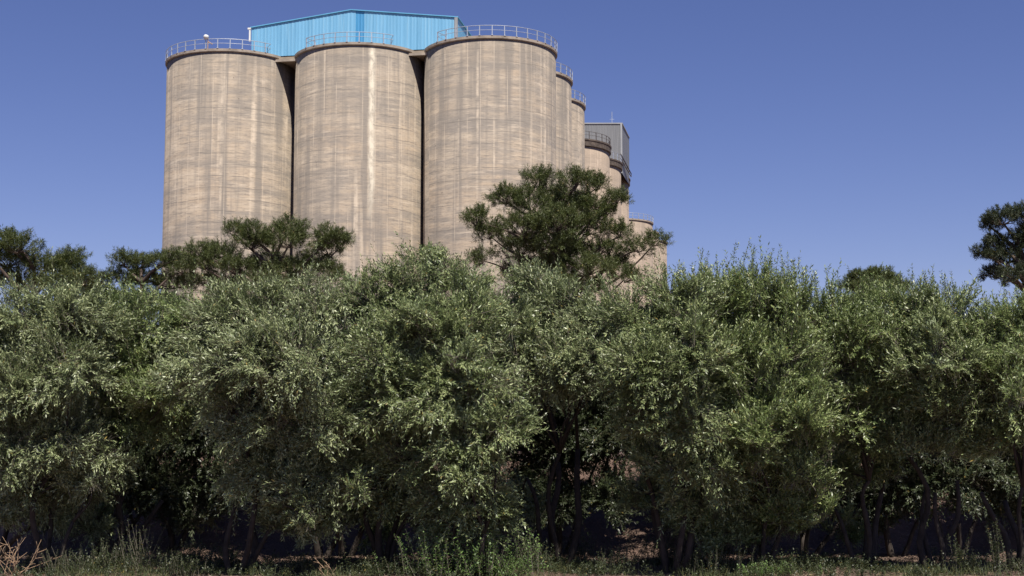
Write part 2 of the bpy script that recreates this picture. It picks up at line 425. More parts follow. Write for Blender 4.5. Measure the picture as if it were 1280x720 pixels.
for (xa, za, xb, zb) in ((-.15, EV-.02, mid, PK), (mid, PK, W+.15, EV-.02)):
    t = .10; V = [(xa, -.14, za+.01), (xb, -.14, zb+.01), (xb, DEP+.14, zb+.01), (xa, DEP+.14, za+.01)]
    V += [(x, y, z+t) for x, y, z in V]
    m.add(V, [(3,2,1,0),(4,5,6,7),(0,1,5,4),(1,2,6,5),(2,3,7,6),(3,0,4,7)])
m.build('roof', M_blue_trim, shed)
m = MB(); m.box((W-.08, -.09, EV/2), (.34, .10, EV)); m.build('corner_trim', M_grey, shed)
m = MB(); m.box((-.16, -.10, EV-.75), (.16, .16, 1.5)); m.box((-.22, -.12, EV-.1), (.34, .2, .18)); m.build('downpipe', M_white, shed)

# flood lamp on first silo
p = (s1[0]+(RB+.1)*math.sin(R(-10)), s1[1]-(RB+.1)*math.cos(R(-10)), TOP+.12)
fl = empty('flood_lamp', p); tag(fl, 'small white flood lamp fixed at the rail of the leftmost silo', 'lamp')
m = MB(); m.tube([(0, 0, 0), (0, 0, 1.15)], .05, 6); m.tube([(0, 0, .75), (.45, .1, .5)], .06, 6); m.build('bracket', M_dry, fl)
m = MB(); m.tube([(-.22, -.3, 1.15), (-.2, -.2, 1.2), (-.1, .1, 1.3), (-.05, .22, 1.34)], [.22, .26, .20, .06], 12); m.build('lamp_head', M_white, fl, True)

# grey head tower on the receding block
tw = at(777, 155, 213.5); hz = tw.z
rowx = 2.35/12.4
tower = empty('head_tower', (tw.x-14.0, 213.5, TOP-.9)); tag(tower, 'grey metal clad elevator tower rising above the receding silos', 'tower')
TH = hz-(TOP-.9); TD = 10.5; a2 = math.atan(rowx)
fr = ribbed('front_wall', 0, 14.0, 0, lambda x: TH, M_gcl, tower, .4)
sd = ribbed('side_wall', 0, TD, 0, lambda x: TH-.0, M_gcl, tower, .4, z00=-.0); sd.location = (14.0, 0, 0); sd.rotation_euler = (0, 0, math.pi/2-a2)
sd = ribbed('side_wall', 0, TD, 0, lambda x: TH, M_gcl, tower, .4); sd.location = (TD*math.sin(a2), TD*math.cos(a2), 0); sd.rotation_euler = (0, 0, -math.pi/2-a2)
bk = ribbed('back_wall', 0, 14.0, 0, lambda x: TH, M_gcl, tower, .4); bk.location = (14.0+TD*math.sin(a2), TD*math.cos(a2), 0); bk.rotation_euler = (0, 0, math.pi)
m = MB(); q = TD*math.sin(a2); r_ = TD*math.cos(a2)
V = [(-.15, -.12, TH), (14.12, -.12, TH), (14.12+q, r_+.12, TH), (-.15+q, r_+.12, TH)]; V += [(x, y, z+.18) for x, y, z in V]
m.add(V, [(3,2,1,0),(4,5,6,7),(0,1,5,4),(1,2,6,5),(2,3,7,6),(3,0,4,7)]); m.build('roof', M_grey, tower)
m = MB(); m.box((13.93, -.09, TH/2), (.28, .08, TH)); m.build('corner_trim', M_grey, tower)
ap = at(765, 153, 214.5)
m = MB(); m.tube([(ap.x, 214.5, hz+.15), (ap.x, 214.5, hz+2.1)], .05, 5); m.box((ap.x, 214.5, hz+.95), (.7, .04, .04))
o = m.build('antenna', M_rail); tag(o, 'thin rooftop antenna mast on the grey tower', 'antenna')
# inclined steel walkway beside the tower
a_, b_ = at(772, 198, 212.5), at(786, 216, 224)
m = MB(); m.tube([(a_.x+.4, 211.5, TOP+1.6), (b_.x+.2, 222, TOP+.6)], .09, 6)
m.tube([(a_.x+.4, 211.5, TOP+.9), (b_.x+.2, 222, TOP+.1)], .07, 6)
for k in range(6):
    t = k/5; x = a_.x+.4+(b_.x-.2-a_.x)*t; y = 211.5+10.5*t; m.tube([(x, y, TOP+.9-.8*t), (x, y, TOP+1.6-1.0*t)], .06, 5)
o = m.build('walkway', M_rail_dark); tag(o, 'dark steel walkway sloping beside the grey tower over two silo rims', 'walkway')

# ------------------------------------------------------------------ foliage engine
def unit(v): return v/(np.linalg.norm(v, axis=-1, keepdims=True)+1e-9)
def leaf_quads(base, dirv, nrm, length, width):
    """diamond leaves; all arrays (n,3) / (n,)"""
    side = unit(np.cross(dirv, nrm)); n = len(base)
    nn = np.cross(side, dirv)
    mid_ = base + dirv*length[:, None]*.48
    tip = base + dirv*length[:, None] - nn*0.10*length[:, None]
    V = np.stack([base, mid_+side*width[:, None]*.5, tip, mid_-side*width[:, None]*.5], 1).reshape(-1, 3)
    Fq = np.arange(n*4).reshape(-1, 4)
    return V, Fq
def shoots(orig, dirs, lens, droop, per, leaf_l, leaf_w, spread=.62, lift=.5):
    """leafy shoots. returns leaf verts/faces and stem polylines"""
    n = len(orig)
    i = np.arange(per); t = (0.12 + 0.88*(i//2*2+1)/per)
    T = np.repeat(t[None], n, 0) + rng.normal(0, .015, (n, per)); T = np.clip(T, .05, 1)
    pos = orig[:, None] + dirs[:, None]*(lens[:, None]*T)[..., None]
    pos[..., 2] -= droop[:, None]*T**2
    loc = dirs[:, None]*lens[:, None, None] - np.array([0, 0, 1.])*(2*droop[:, None]*T)[..., None]
    loc = unit(loc)
    ref = unit(rng.normal(0, 1, (n, 3))); a = unit(np.cross(dirs, ref)); b = np.cross(dirs, a)
    ph = (i//2)*math.pi/2*1.04 + (i % 2)*math.pi
    PH = ph[None] + rng.normal(0, .35, (n, per))
    perp = a[:, None]*np.cos(PH)[..., None] + b[:, None]*np.sin(PH)[..., None]
    sp = spread + .35*(1-T) + rng.normal(0, .12, T.shape)
    d = unit(loc*(1-.35*sp)[..., None] + perp*sp[..., None] + rng.normal(0, .10, perp.shape))
    nr = unit(loc*.7 + np.array([0, 0, 1.])*lift + rng.normal(0, .30, perp.shape))
    ll = leaf_l*rng.uniform(.65, 1.2, (n, per))*(1-.25*T**3); lw = leaf_w*rng.uniform(.75, 1.2, (n, per))
    return leaf_quads(pos.reshape(-1, 3), d.reshape(-1, 3), nr.reshape(-1, 3), ll.ravel(), lw.ravel())
def stems(orig, dirs, lens, droop, r0, segs=3):
    n = len(orig); V = []
    ref = np.array([.3, .2, .1]); a = unit(np.cross(dirs, ref)); b = np.cross(dirs, a)
    for s in range(segs+1):
        t = s/segs; p = orig + dirs*(lens*t)[:, None]; p[:, 2] -= droop*t*t
        r = r0*(1-.75*t)
        for k in range(3):
            an = 2*math.pi*k/3; V.append(p + (a*math.cos(an)+b*math.sin(an))*np.reshape(r, (-1, 1)) if not np.isscalar(r) else p+(a*math.cos(an)+b*math.sin(an))*r)
    V = np.stack(V, 1)       # n, (segs+1)*3, 3
    Fq = []
    for s in range(segs):
        for k in range(3): k2 = (k+1) % 3; Fq.append((s*3+k, s*3+k2, s*3+3+k2, s*3+3+k))
    Fq = np.array(Fq)[None] + (np.arange(n)*(segs+1)*3)[:, None, None]
    return V.reshape(-1, 3), Fq.reshape(-1, 4)
def curve_pts(p0, p1, n=6, sag=0.0, wob=.06, up=0.0):
    p0 = np.array(p0, float); p1 = np.array(p1, float); L_ = np.linalg.norm(p1-p0); out = []
    w1 = rng.normal(0, wob*L_, 3); w2 = rng.normal(0, wob*L_*.5, 3)
    for i in range(n+1):
        t = i/n; p = p0+(p1-p0)*t + w1*math.sin(math.pi*t) + w2*math.sin(2*math.pi*t)
        p[2] += up*L_*math.sin(math.pi*t) - sag*L_*t*(1-t); out.append(p)
    return out

def crown_objs(e, loc, parts, wood, twig, leafM, woodM=None):
    """parts: list of (V,F); all in world coordinates, shifted to local"""
    loc = np.array(loc)
    def merge(ps):
        Vs, Fs, k = [], [], 0
        for v, f in ps: Vs.append(v); Fs.append(f+k); k += len(v)
        return np.concatenate(Vs), np.concatenate(Fs)
    v, f = merge(parts); link('crown', quads_mesh('crown', v-loc, f), leafM, e)
    if twig: v, f = merge(twig); link('twigs', quads_mesh('twigs', v-loc, f), M_twig, e)
    wood.v = [np.asarray(q)-loc for q in wood.v]
    wood.build('trunk', woodM or M_bark, e, True)

def olive(name, px, d, lobes, label, leafM=None, dens=1.0, leaf=(.088, .020), per=22, upright=0.0, spikes=(), stems_n=4, grp='olive trees in the front row', cat='olive tree', wind=-.12, slen=(.28, .62), low=False):
    if grp.endswith('front row'): d -= 1.2
    elif low: d -= .9
    bxp = at(px, 700, d).x; bz = gz(bxp, d); loc = (bxp, d, bz)
    e = empty(name, loc); tag(e, label, cat, grp)
    wood = MB(); lv = []; tw_ = []
    base = np.array(loc)
    # stems to hubs
    cen = []
    rl = list(lobes)
    if grp.endswith('front row'):
        for k in range(4):
            qx = px+rng.uniform(-75, 75)
            if 150 < qx < 285 or 655 < qx < 785 or 1090 < qx: continue
            rl.append((qx, rng.uniform(600, 665), rng.uniform(20, 36), rng.uniform(14, 26), rng.uniform(-.1, .9)))
    if low:
        x0 = min(l[0] for l in lobes); x1 = max(l[0] for l in lobes)
        for k in range(6): rl.append((x0+(x1-x0)*(k+.5)/6+rng.normal(0, 12), rng.uniform(585, 640), rng.uniform(26, 44), rng.uniform(14, 30), rng.uniform(-.5, .3)))
    if grp.endswith('front row'):
        for _ in range(int(len(rl)*.8)):          # smaller uneven clumps between the main ones
            a, b = rng.integers(0, len(rl), 2); A, B = rl[a], rl[b]
            if a == b or math.hypot(A[0]-B[0], A[1]-B[1]) > 110: continue
            t = rng.uniform(.3, .7); sz = rng.uniform(.35, .6)
            rl.append((A[0]*(1-t)+B[0]*t+rng.normal(0, 12), max(A[1]*(1-t)+B[1]*t, min(A[1], B[1])+8)+rng.normal(4, 8), A[2]*sz, B[3]*sz, (A[4]+B[4])/2-rng.uniform(.3, .9)))
    for (lx, ly, rx, ry, dd) in rl:
        dd = dd + (float(np.interp(ly, [340, 440, 520, 600, 660], [-.75, -.85, -.32, .38, .55])) if grp.endswith('front row') else 0)
        rx *= 1.14
        if ly < 440 and grp.endswith('front row') and ly > 338: ly += 8
        c = at(lx, ly, d+dd); cen.append((np.array(c), rx*(d+dd)/F, ry*(d+dd)/F))
    hubs = []
    ctr = np.mean([c[0] for c in cen], 0)
    for k in range(stems_n):
        a = 2*math.pi*(k+rng.uniform(-.2, .2))/stems_n
        hz_ = bz + (ctr[2]-bz)*rng.uniform(.35, .6)
        h = np.array([base[0]+(ctr[0]-base[0])*.5+math.cos(a)*.45, d+math.sin(a)*.4, hz_])
        b0 = base+np.array([math.cos(a)*.10, math.sin(a)*.10, -.08])
        r0 = rng.uniform(.045, .075)
        wood.tube(curve_pts(b0, h, 7, wob=.05), np.linspace(r0, r0*.62, 8), 7); hubs.append((h, r0*.62))
    for (c, rx, rz) in cen:
        j = int(np.argmin([np.linalg.norm(h[0]-c) + rng.uniform(0, .3) for h in hubs])); h, r0 = hubs[j]
        wood.tube(curve_pts(h, c, 6, wob=.06, up=.08), np.linspace(min(r0*.8, .035), .010, 7), 5)
        ry = (rx+rz)*.5
        n_sub = 9
        for k in range(n_sub):
            q = c + unit(rng.normal(0, 1, 3))*np.array([rx, ry, rz])*.75
            wood.tube(curve_pts(c, q, 4, wob=.05), np.linspace(.010, .004, 5), 4, False)
        area = math.pi*rx*rz
        n = int(area*340*dens)+12
        nc = max(7, int(area*17)+4)
        uc = unit(rng.normal(0, 1, (nc, 3))); rc = rng.uniform(.12, 1.0, nc)**.5
        ci = rng.integers(0, nc, n)
        v_ = uc[ci]*rc[ci][:, None] + rng.normal(0, .165, (n, 3))
        rad = np.linalg.norm(v_, axis=1); u = unit(v_); cdir = rng.normal(0, .42, (nc, 3))[ci]; rad = np.minimum(rad, 1.12)
        lens = rng.uniform(slen[0], slen[1], n)*np.where(rng.random(n) < .09, rng.uniform(1.4, 2.0, n), 1)
        lmp = 1 + .22*np.sin(u[:, 0]*4.1+c[0]*3)*np.sin(u[:, 2]*3.7+c[2]*5) + .12*np.sin(u[:, 0]*9+u[:, 2]*7)
        o = c + u*np.array([rx, ry, rz])*(rad*lmp*.95)[:, None]
        low = u[:, 2] < -.1
        dr = u*np.array([1, 1, .7]) + np.array([wind, 0, .55+upright]) + cdir*(1-.6*min(upright, 1)) + rng.normal(0, .20, (n, 3))
        dr[low, 2] -= .35 if upright < .3 else 0
        dr = unit(dr); o = o - dr*(np.minimum(lens, .65)*.55)[:, None]
        drp = np.where(low, rng.uniform(.05, .22, n), rng.uniform(0, .10, n))*(1-min(upright, .9))
        gcl = np.maximum(0, .0)
        lv.append(shoots(o, dr, lens, drp, per, leaf[0], leaf[1], .50)); tw_.append(stems(o, dr, lens, drp, .0035))
    if grp.endswith('front row'):
        spikes = list(spikes) + [(l[0]+rng.uniform(-20, 20), l[1]-l[3]+rng.uniform(2, 12), rng.uniform(10, 24)) for l in lobes if l[1] < 412 for _ in range(3)]
    for (sx, sy, hpx) in spikes:      # long upright water shoots above the crown
        k = 5
        for q in range(k):
            dd = rng.uniform(-.6, .6); p = np.array(at(sx+rng.normal(0, 7), sy+hpx*rng.uniform(.2, .9), d+dd))[None]
            ln = np.array([hpx*(d)/F*rng.uniform(.3, 1.05)+.32]); dv = unit(np.array([[rng.normal(-.03, .17), rng.normal(0, .15), 1.]]))
            p = p - dv*.35; nl = int(16+ln[0]*26)
            lv.append(shoots(p, dv, ln, np.array([rng.uniform(.01, .09)]), nl, leaf[0]*.8, leaf[1]*.95, .7)); tw_.append(stems(p, dv, ln, np.array([.02]), .0045, 5))
    crown_objs(e, loc, lv, wood, tw_, leafM or M_olive)
    return e

# ------------------------------------------------------------------ front row of olives (px lobes: x, y, rx, ry, depth offset)
olive('olive_tree', 60, 25.6, [(5,395,52,44,.2),(50,388,48,40,.3),(120,395,40,36,.5),(88,385,30,34,-.1),(28,480,60,50,-.3),(85,460,45,50,-.4),(10,545,55,45,-.5),(70,540,52,42,-.5),(125,560,38,34,-.3),(20,595,42,28,-.3),(60,620,40,22,-.1),(5,635,30,20,-.1),(-40,470,50,80,0),(95,585,36,22,-.2)],
      'silvery olive tree at the far left edge with forked dark stems', M_olive_s, spikes=[(88, 345, 28), (40, 362, 14)], upright=.1, stems_n=3)
olive('olive_tree', 150, 27.0, [(125,410,44,42,0),(180,400,48,42,0),(225,395,42,42,.1),(150,480,48,40,-.4),(205,470,45,40,-.4),(175,520,48,34,-.4),(225,505,30,28,0),(120,520,40,40,0)],
      'brighter green olive tree behind the gap left of the dark opening', M_olive_g, upright=.15, stems_n=3)
olive('olive_tree', 300, 25.4, [(262,405,40,40,0),(300,390,45,40,0),(345,380,45,38,0),(390,375,40,42,0),(250,460,45,34,-.6),(310,450,55,48,-.8),(370,445,52,50,-.7),(290,510,40,30,-.7),(345,520,48,42,-.8),(400,520,40,50,-.6),(330,580,40,30,-.7),(380,590,45,36,-.8),(360,630,34,20,-.8),(310,590,24,18,-.7),(350,655,22,14,-.6),(400,640,30,28,-.5),(420,585,36,36,-.6)],
      'wide silvery olive tree with branches hanging low below the flat topped pine', M_olive_s, spikes=[(388, 338, 18), (345, 348, 12)], wind=-.3)
olive('olive_tree', 480, 25.8, [(455,370,42,40,0),(500,350,42,34,0),(545,337,30,34,.3),(548,322,17,18,.5),(580,355,36,32,0),(470,430,48,50,-.6),(530,410,55,50,-.7),(590,405,50,44,-.5),(440,500,40,46,-.4),(500,490,50,50,-.9),(560,490,55,55,-1),(450,560,36,32,-.4),(440,610,26,26,-.4),(490,610,34,26,-.6),(520,625,30,26,-.4),(510,560,42,40,-.9)],
      'tallest silvery olive tree at centre with a pale peaked tip', spikes=[(545, 302, 14), (505, 318, 12), (575, 320, 10)], wind=-.2)
olive('olive_tree', 610, 24.9, [(600,470,42,40,-.3),(620,530,40,40,-.6),(575,545,40,42,-.6),(600,595,42,36,-.7),(560,610,36,34,-.5),(610,640,32,28,-.6),(580,655,36,26,-.5),(540,640,22,24,-.3)],
      'short bushy olive hanging almost to the weeds at centre', M_olive, stems_n=5)
olive('olive_tree', 700, 26.6, [(665,356,32,34,.3),(690,375,40,36,0),(640,385,40,34,.1),(740,400,45,38,0),(655,430,48,42,-.4),(710,430,52,40,-.5),(765,420,45,38,-.2),(690,475,40,24,-.5),(740,470,40,22,-.4)],
      'pale topped olive tree in front of the big pine', M_olive_s, spikes=[(668, 328, 16), (690, 345, 10)], wind=-.35)
olive('olive_tree', 840, 25.5, [(790,395,44,44,0),(835,365,36,40,0),(865,380,36,44,0),(800,455,50,48,-.6),(860,450,48,50,-.7),(810,510,44,36,-.8),(865,520,50,48,-.9),(840,575,42,32,-.8),(890,580,42,40,-.7),(880,630,36,28,-.6),(900,665,34,22,-.3)],
      'olive tree with a spray arching over the dark hollow and slanting stems', M_olive, upright=.15, spikes=[(832, 322, 22), (852, 330, 18), (872, 335, 16)], stems_n=5)
olive('olive_tree', 950, 25.9, [(905,375,36,44,0),(945,370,38,42,0),(985,375,34,42,0),(920,450,48,50,-.5),(975,445,48,50,-.5),(940,520,52,46,-.9),(995,515,46,46,-.9),(950,580,52,42,-.9),(1010,575,40,42,-.8),(960,630,42,30,-.8),(1010,620,30,26,-.7),(930,660,36,24,-.4),(985,655,26,16,-.5)],
      'green olive tree right of centre topped by many upright shoots', M_olive_g, upright=.55, spikes=[(895, 312, 34), (915, 318, 30), (935, 312, 34), (940, 318, 26), (967, 318, 34), (982, 322, 24), (1005, 335, 40), (1022, 340, 36), (878, 330, 22)])
olive('olive_tree', 1080, 26.4, [(1040,400,36,40,0),(1080,395,40,38,0),(1120,390,40,40,0),(1010,395,30,36,0),(1050,460,46,46,-.4),(1105,455,48,46,-.4),(1070,510,50,42,-.5),(1125,505,42,40,-.4),(1090,545,46,28,-.4),(1060,590,30,18,-.3),(1120,580,34,18,-.2)],
      'olive tree between the upright shoots and the round pine top', M_olive_g, upright=.3, spikes=[(1045, 362, 16), (1098, 345, 12)])
olive('olive_tree', 1170, 26.0, [(1145,385,34,40,0),(1180,385,36,40,0),(1210,420,34,36,0),(1165,420,44,40,-.1),(1160,450,44,46,-.4),(1200,440,40,40,-.2),(1180,500,48,42,-.5),(1150,545,42,32,-.5),(1215,530,40,34,-.5)],
      'grey green olive tree with tall shoots left of the edge pine', M_olive, upright=.4, spikes=[(1147, 334, 34), (1165, 340, 28), (1180, 340, 26)])
olive('olive_tree', 1270, 25.7, [(1235,410,40,40,0),(1275,400,44,42,0),(1310,420,40,60,0),(1245,470,44,46,-.4),(1290,480,50,50,-.4),(1260,540,48,36,-.4),(1310,560,40,40,-.3)],
      'yellow green olive tree at the right edge of the row', M_olive_g, upright=.15, spikes=[(1235, 372, 10), (1262, 360, 10)])
# second row, seen through the gaps
for (px, d, lo, lab) in (
    (-10, 28.6, [(0,480,80,60,0),(60,500,70,60,0),(20,560,70,40,0),(100,450,60,50,0)], 'shaded olive tree behind the silvery tree at left edge'),
    (215, 28.9, [(150,455,60,40,0),(230,450,60,45,0),(280,480,60,60,0),(190,520,70,50,0),(255,545,60,40,0),(150,565,50,26,.5)], 'shaded olive tree behind the dark opening at left'),
    (430, 28.6, [(370,470,70,50,0),(450,470,70,60,0),(400,540,80,50,0),(470,560,60,50,0),(540,450,70,60,0),(550,530,70,60,0),(330,440,60,40,0),(420,420,60,40,0)], 'shaded olive tree behind the two central olives'),
    (700, 28.8, [(640,460,70,50,0),(720,460,70,45,0),(790,470,60,55,0),(700,520,80,45,0),(760,545,60,40,0),(640,540,60,50,0),(700,560,60,40,0),(620,420,60,40,0),(760,420,60,40,0)], 'shaded olive tree behind the black hollow at centre'),
    (900, 29.0, [(840,450,60,50,0),(920,460,70,60,0),(990,470,60,60,0),(900,540,80,50,0),(970,550,60,45,0),(850,420,60,40,0),(940,410,70,40,0)], 'shaded olive tree behind the upright shoots'),
    (1120, 28.7, [(1060,480,60,50,0),(1140,475,70,50,0),(1200,490,60,60,0),(1100,550,70,45,0),(1180,560,70,40,0)], 'shaded olive tree behind the dark right hollow'),
    (1300, 29.0, [(1250,480,60,60,0),(1320,490,60,80,0),(1270,560,60,45,0)], 'shaded olive tree behind the right edge tree')):
    olive('olive_tree', px, d, lo, lab, M_olive_shade, dens=.75, leaf=(.088, .026), per=24, grp='olive trees in the shaded back row', stems_n=3, low=True)

for (px, d, lo, lab) in (
    (130, 27.6, [(90,560,50,36,0),(160,585,50,34,0),(200,600,46,34,.2),(130,620,46,26,0)], 'low shaded olive in the opening left of the wide silvery tree'),
    (400, 27.6, [(300,600,44,30,0),(360,560,50,36,0),(430,590,50,36,0),(470,630,40,24,.2)], 'low shaded olive under the wide silvery tree and the tallest one'),
    (1010, 27.6, [(960,590,46,34,0),(1030,600,50,34,0),(1080,620,46,24,.2)], 'low shaded olive below the upright shoots'),
    (1190, 27.7, [(1130,590,50,34,0),(1200,600,50,36,0),(1265,590,46,36,.2)], 'low shaded olive in the dark right hollow')):
    olive('olive_tree', px, d, lo, lab, M_olive_shade, dens=.6, leaf=(.095, .028), per=22, grp='low olives between the rows', stems_n=3)
for (px, d, lo, lab) in (
    (60, 33.5, [(20,450,70,50,0),(110,460,70,50,0),(60,520,90,50,0)], 'rearmost shaded olive tree at left, on top of the bank'),
    (330, 34, [(270,460,80,50,0),(360,450,80,50,0),(310,520,90,50,0),(200,510,70,50,0)], 'rearmost shaded olive tree left of centre, on top of the bank'),
    (590, 34, [(520,450,80,50,0),(620,450,80,50,0),(570,520,90,50,0),(680,510,70,50,0),(450,510,60,50,0)], 'rearmost shaded olive tree at centre, on top of the bank'),
    (850, 34, [(780,460,80,50,0),(870,450,80,50,0),(820,520,90,50,0),(930,510,70,50,0)], 'rearmost shaded olive tree right of centre, on top of the bank'),
    (1150, 33.5, [(1050,460,80,50,0),(1150,450,80,50,0),(1100,520,90,50,0),(1230,500,80,60,0),(1000,510,50,50,0)], 'rearmost shaded olive tree at right, on top of the bank')):
    olive('olive_tree', px, d, lo, lab, M_olive_shade, dens=.4, leaf=(.12, .042), per=22, grp='olive trees on the bank', stems_n=3)

# ------------------------------------------------------------------ pines
def pine(px, d, lobes, label, leafM=M_pine, trunk_r=.2, cat='pine tree', dens=1.0, top=None, needle=(.15, .017), grp='pine trees rising behind the olives', tuft=.20):
    bxp = at(px, 560, d).x; bz = gz(bxp, d); loc = (bxp, d, bz)
    e = empty('pine_tree', loc); tag(e, label, cat, grp)
    wood = MB(); lv = []
    cen = []
    for (lx, ly, rx, ry, sp) in lobes:
        ry *= 1.12; rx *= .95; ly += 8
        dd = rng.uniform(-.9, .9)*rx*d/F*1.3
        cen.append((np.array(at(lx, ly, d+dd)), rx*d/F, ry*d/F, sp))
    topz = max(c[0][2] for c in cen); tx = np.mean([c[0][0] for c in cen])
    tp = np.array([tx*.7+bxp*.3, d, topz-.4]); base = np.array(loc)-np.array([0, 0, .2])
    tr = curve_pts(base, tp, 10, wob=.02); wood.tube(tr, np.linspace(trunk_r, .04, 11), 9)
    for (c, rx, rz, sp) in cen:
        zt = max(bz+1.0, c[2]-abs(c[0]-tp[0])*.55-.4)
        t = min(.93, (zt-base[2])/(tp[2]-base[2])); k = t*10; i = int(k)
        s = tr[i]*(1-k+i)+tr[min(i+1, 10)]*(k-i)
        wood.tube(curve_pts(s, c, 7, wob=.05, up=.03), np.linspace(.085, .022, 8), 6)
        ry = max(rx, rz)*.9
        n = int((rx*rz*92+rx*14)*sp*dens)+9
        u = unit(rng.normal(0, 1, (n, 3))); u[:, 2] = np.where(rng.random(n) < .7, np.abs(u[:, 2]), u[:, 2]*.8)
        rad = rng.uniform(.3, 1, n)**.5
        tips = c + u*np.array([rx, ry, rz])*rad[:, None]
        for q in tips[::3]:
            wood.tube(curve_pts(c-np.array([0, 0, rz*.3]), q, 3, wob=.05), np.linspace(.022, .007, 4), 4, False)
        # each tip: a short shoot with a brush of needles
        k_n = 110
        sd_ = unit(u + np.array([0, 0, .75]) + rng.normal(0, .3, (n, 3)))
        T = rng.uniform(0, 1, (n, k_n)); ndir = unit(rng.normal(0, 1, (n, k_n, 3)) + sd_[:, None]*1.1)
        P = tips[:, None] + sd_[:, None]*(T*tuft*1.5)[..., None]
        # 3 side buds per tip to break up the outline
        bud = unit(rng.normal(0, 1, (n, 4, 3)))*tuft*.9; P = P + bud[np.arange(n)[:, None], rng.integers(0, 4, (n, k_n))]
        nr = unit(rng.normal(0, .5, (n*k_n, 3)) + np.array([0, 0, 1.]))
        lv.append(leaf_quads(P.reshape(-1, 3), ndir.reshape(-1, 3), nr, needle[0]*rng.uniform(.7, 1.2, n*k_n), np.full(n*k_n, needle[1])))
    crown_objs(e, loc, lv, wood, None, leafM, M_pbark)
    return e
pine(700, 58, [(673,222,20,14,1),(718,225,22,15,1),(745,228,12,10,1),(632,243,18,13,1),(596,270,13,14,1),(612,287,18,13,1),(665,250,28,18,1),(708,250,30,20,1),(734,256,20,15,1),(770,244,13,9,1),(757,260,12,9,1),(657,282,34,20,1),(695,276,34,22,1),(734,281,26,16,1),(648,308,30,16,1),(604,318,18,8,.8),(695,305,32,18,.9),(776,287,14,9,.8),(818,297,16,8,.7),(798,305,18,8,.6),(748,308,30,12,.9),(734,332,36,16,.8),(690,330,28,14,.9),(768,325,20,10,.8),(723,352,34,12,.8),(655,335,28,14,.9),(780,342,20,9,.7),(710,310,26,14,.8)],
     'largest pine with a spreading domed crown against the broad corner silo', trunk_r=.26)
pine(345, 56, [(293,284,13,8,1),(319,288,20,11,1),(316,300,20,10,.9),(365,282,20,11,1),(362,298,22,11,.9),(410,293,16,11,1),(428,296,10,8,1),(410,308,18,10,.9),(250,308,12,8,1),(274,312,20,10,1),(253,325,18,10,1),(298,330,30,11,1),(333,328,26,11,.9),(365,333,32,10,.9),(391,325,18,10,.9),(270,350,36,12,1),(340,352,40,12,1),(410,340,22,14,.8)],
     'flat topped pine with bare forked limbs in front of the two left silos')
pine(175, 60, [(154,322,13,9,1),(174,326,17,9,1),(201,322,18,8,1),(228,332,16,9,1),(219,317,11,5,1),(154,344,17,10,.9),(180,345,22,10,.8),(126,345,12,8,.9),(122,362,20,10,1),(215,350,28,10,1),(160,373,34,12,1),(200,375,34,12,1)],
     'small open pine below the left edge of the leftmost silo')
pine(20, 54, [(4,295,12,9,1),(24,304,22,13,1),(8,322,28,16,1),(57,327,26,11,1),(90,318,14,8,1),(79,330,24,10,1),(105,345,20,10,1),(72,350,26,11,1),(26,348,34,14,1),(-30,310,30,24,1),(95,360,24,12,1)],
     'dense rounded pine against the sky at the left edge')
pine(1095, 75, [(1079,342,18,9,1.4),(1099,340,18,9,1.4),(1115,346,13,8,1.4),(1063,351,13,8,1.3),(1127,354,10,7,1.3),(1093,354,32,12,1.3),(1095,372,36,14,1)],
     'small round pine top peeping over the olives at right', tuft=.16)
pine(1300, 44, [(1254,270,20,10,1),(1282,262,22,12,1),(1238,276,10,8,1),(1240,298,10,6,1),(1266,302,20,11,1),(1228,310,7,5,1),(1240,314,13,6,1),(1262,318,20,8,1),(1247,337,16,8,1),(1268,340,20,10,1),(1300,290,26,20,1),(1305,325,30,20,1),(1330,270,26,20,1)],
     'dark pine at the right edge with layered branches against the sky', M_pine_d, trunk_r=.22, needle=(.11, .014), tuft=.13, dens=1.6)

# ------------------------------------------------------------------ undergrowth
def weed(name, px, d, h, n, spread, label, M, leaf=(.05, .02), per=24, lean=.25, grp='weeds along the foot of the trees', cat='weed'):
    d -= .35; spread *= min(1, .35+n/130)
    x = at(px, 700, d).x; z = gz(x, d); loc = (x, d, z)
    o = np.stack([rng.normal(0, spread*.5, n), rng.normal(0, spread*.35, n), np.zeros(n)], 1)
    dv = unit(np.stack([rng.normal(0, lean, n), rng.normal(0, lean, n), np.ones(n)], 1)); ln = h*rng.uniform(.5, 1.1, n)
    dp = rng.uniform(0, .12, n)*h
    v, f = shoots(o, dv, ln, dp, per, leaf[0], leaf[1], .9); v2, f2 = stems(o, dv, ln, dp, .005)
    me = quads_mesh('leafy_weed', np.concatenate([v, v2]), np.concatenate([f, f2+len(v)]))
    me.materials.append(M); me.materials.append(M_twig)
    me.polygons.foreach_set('material_index', np.array([0]*len(f)+[1]*len(f2), np.int32))
    o_ = bpy.data.objects.new(name, me); C.objects.link(o_); o_.location = loc; tag(o_, label, cat, grp)
weed('leafy_weed', 590, 23.9, .85, 190, 1.0, 'bright green bushy weed at bottom centre under the hanging olive', M_weed, (.062, .026))
weed('leafy_weed', 640, 23.7, .42, 40, .45, 'low bright green weed right of the bushy one at bottom centre', M_weed)
weed('leafy_weed', 545, 24.0, .50, 34, .4, 'dull green weed left of the bright bushy one', M_weed_d)
weed('leafy_weed', 1248, 23.9, .95, 14, .25, 'tall upright weed with pale leaf whorls near the bottom right corner', M_weed_d, (.06, .022), 40, .10)
weed('leafy_weed', 1200, 24.0, .70, 12, .22, 'upright weed left of the tallest one at bottom right', M_weed_d, (.06, .022), 34, .12)
weed('leafy_weed', 1150, 23.8, .28, 26, .5, 'low weed clump at bottom right beside the upright weeds', M_weed_d)
weed('leafy_weed', 220, 23.9, .45, 40, .55, 'pale green low weed under the dark opening at left', M_weed_d)
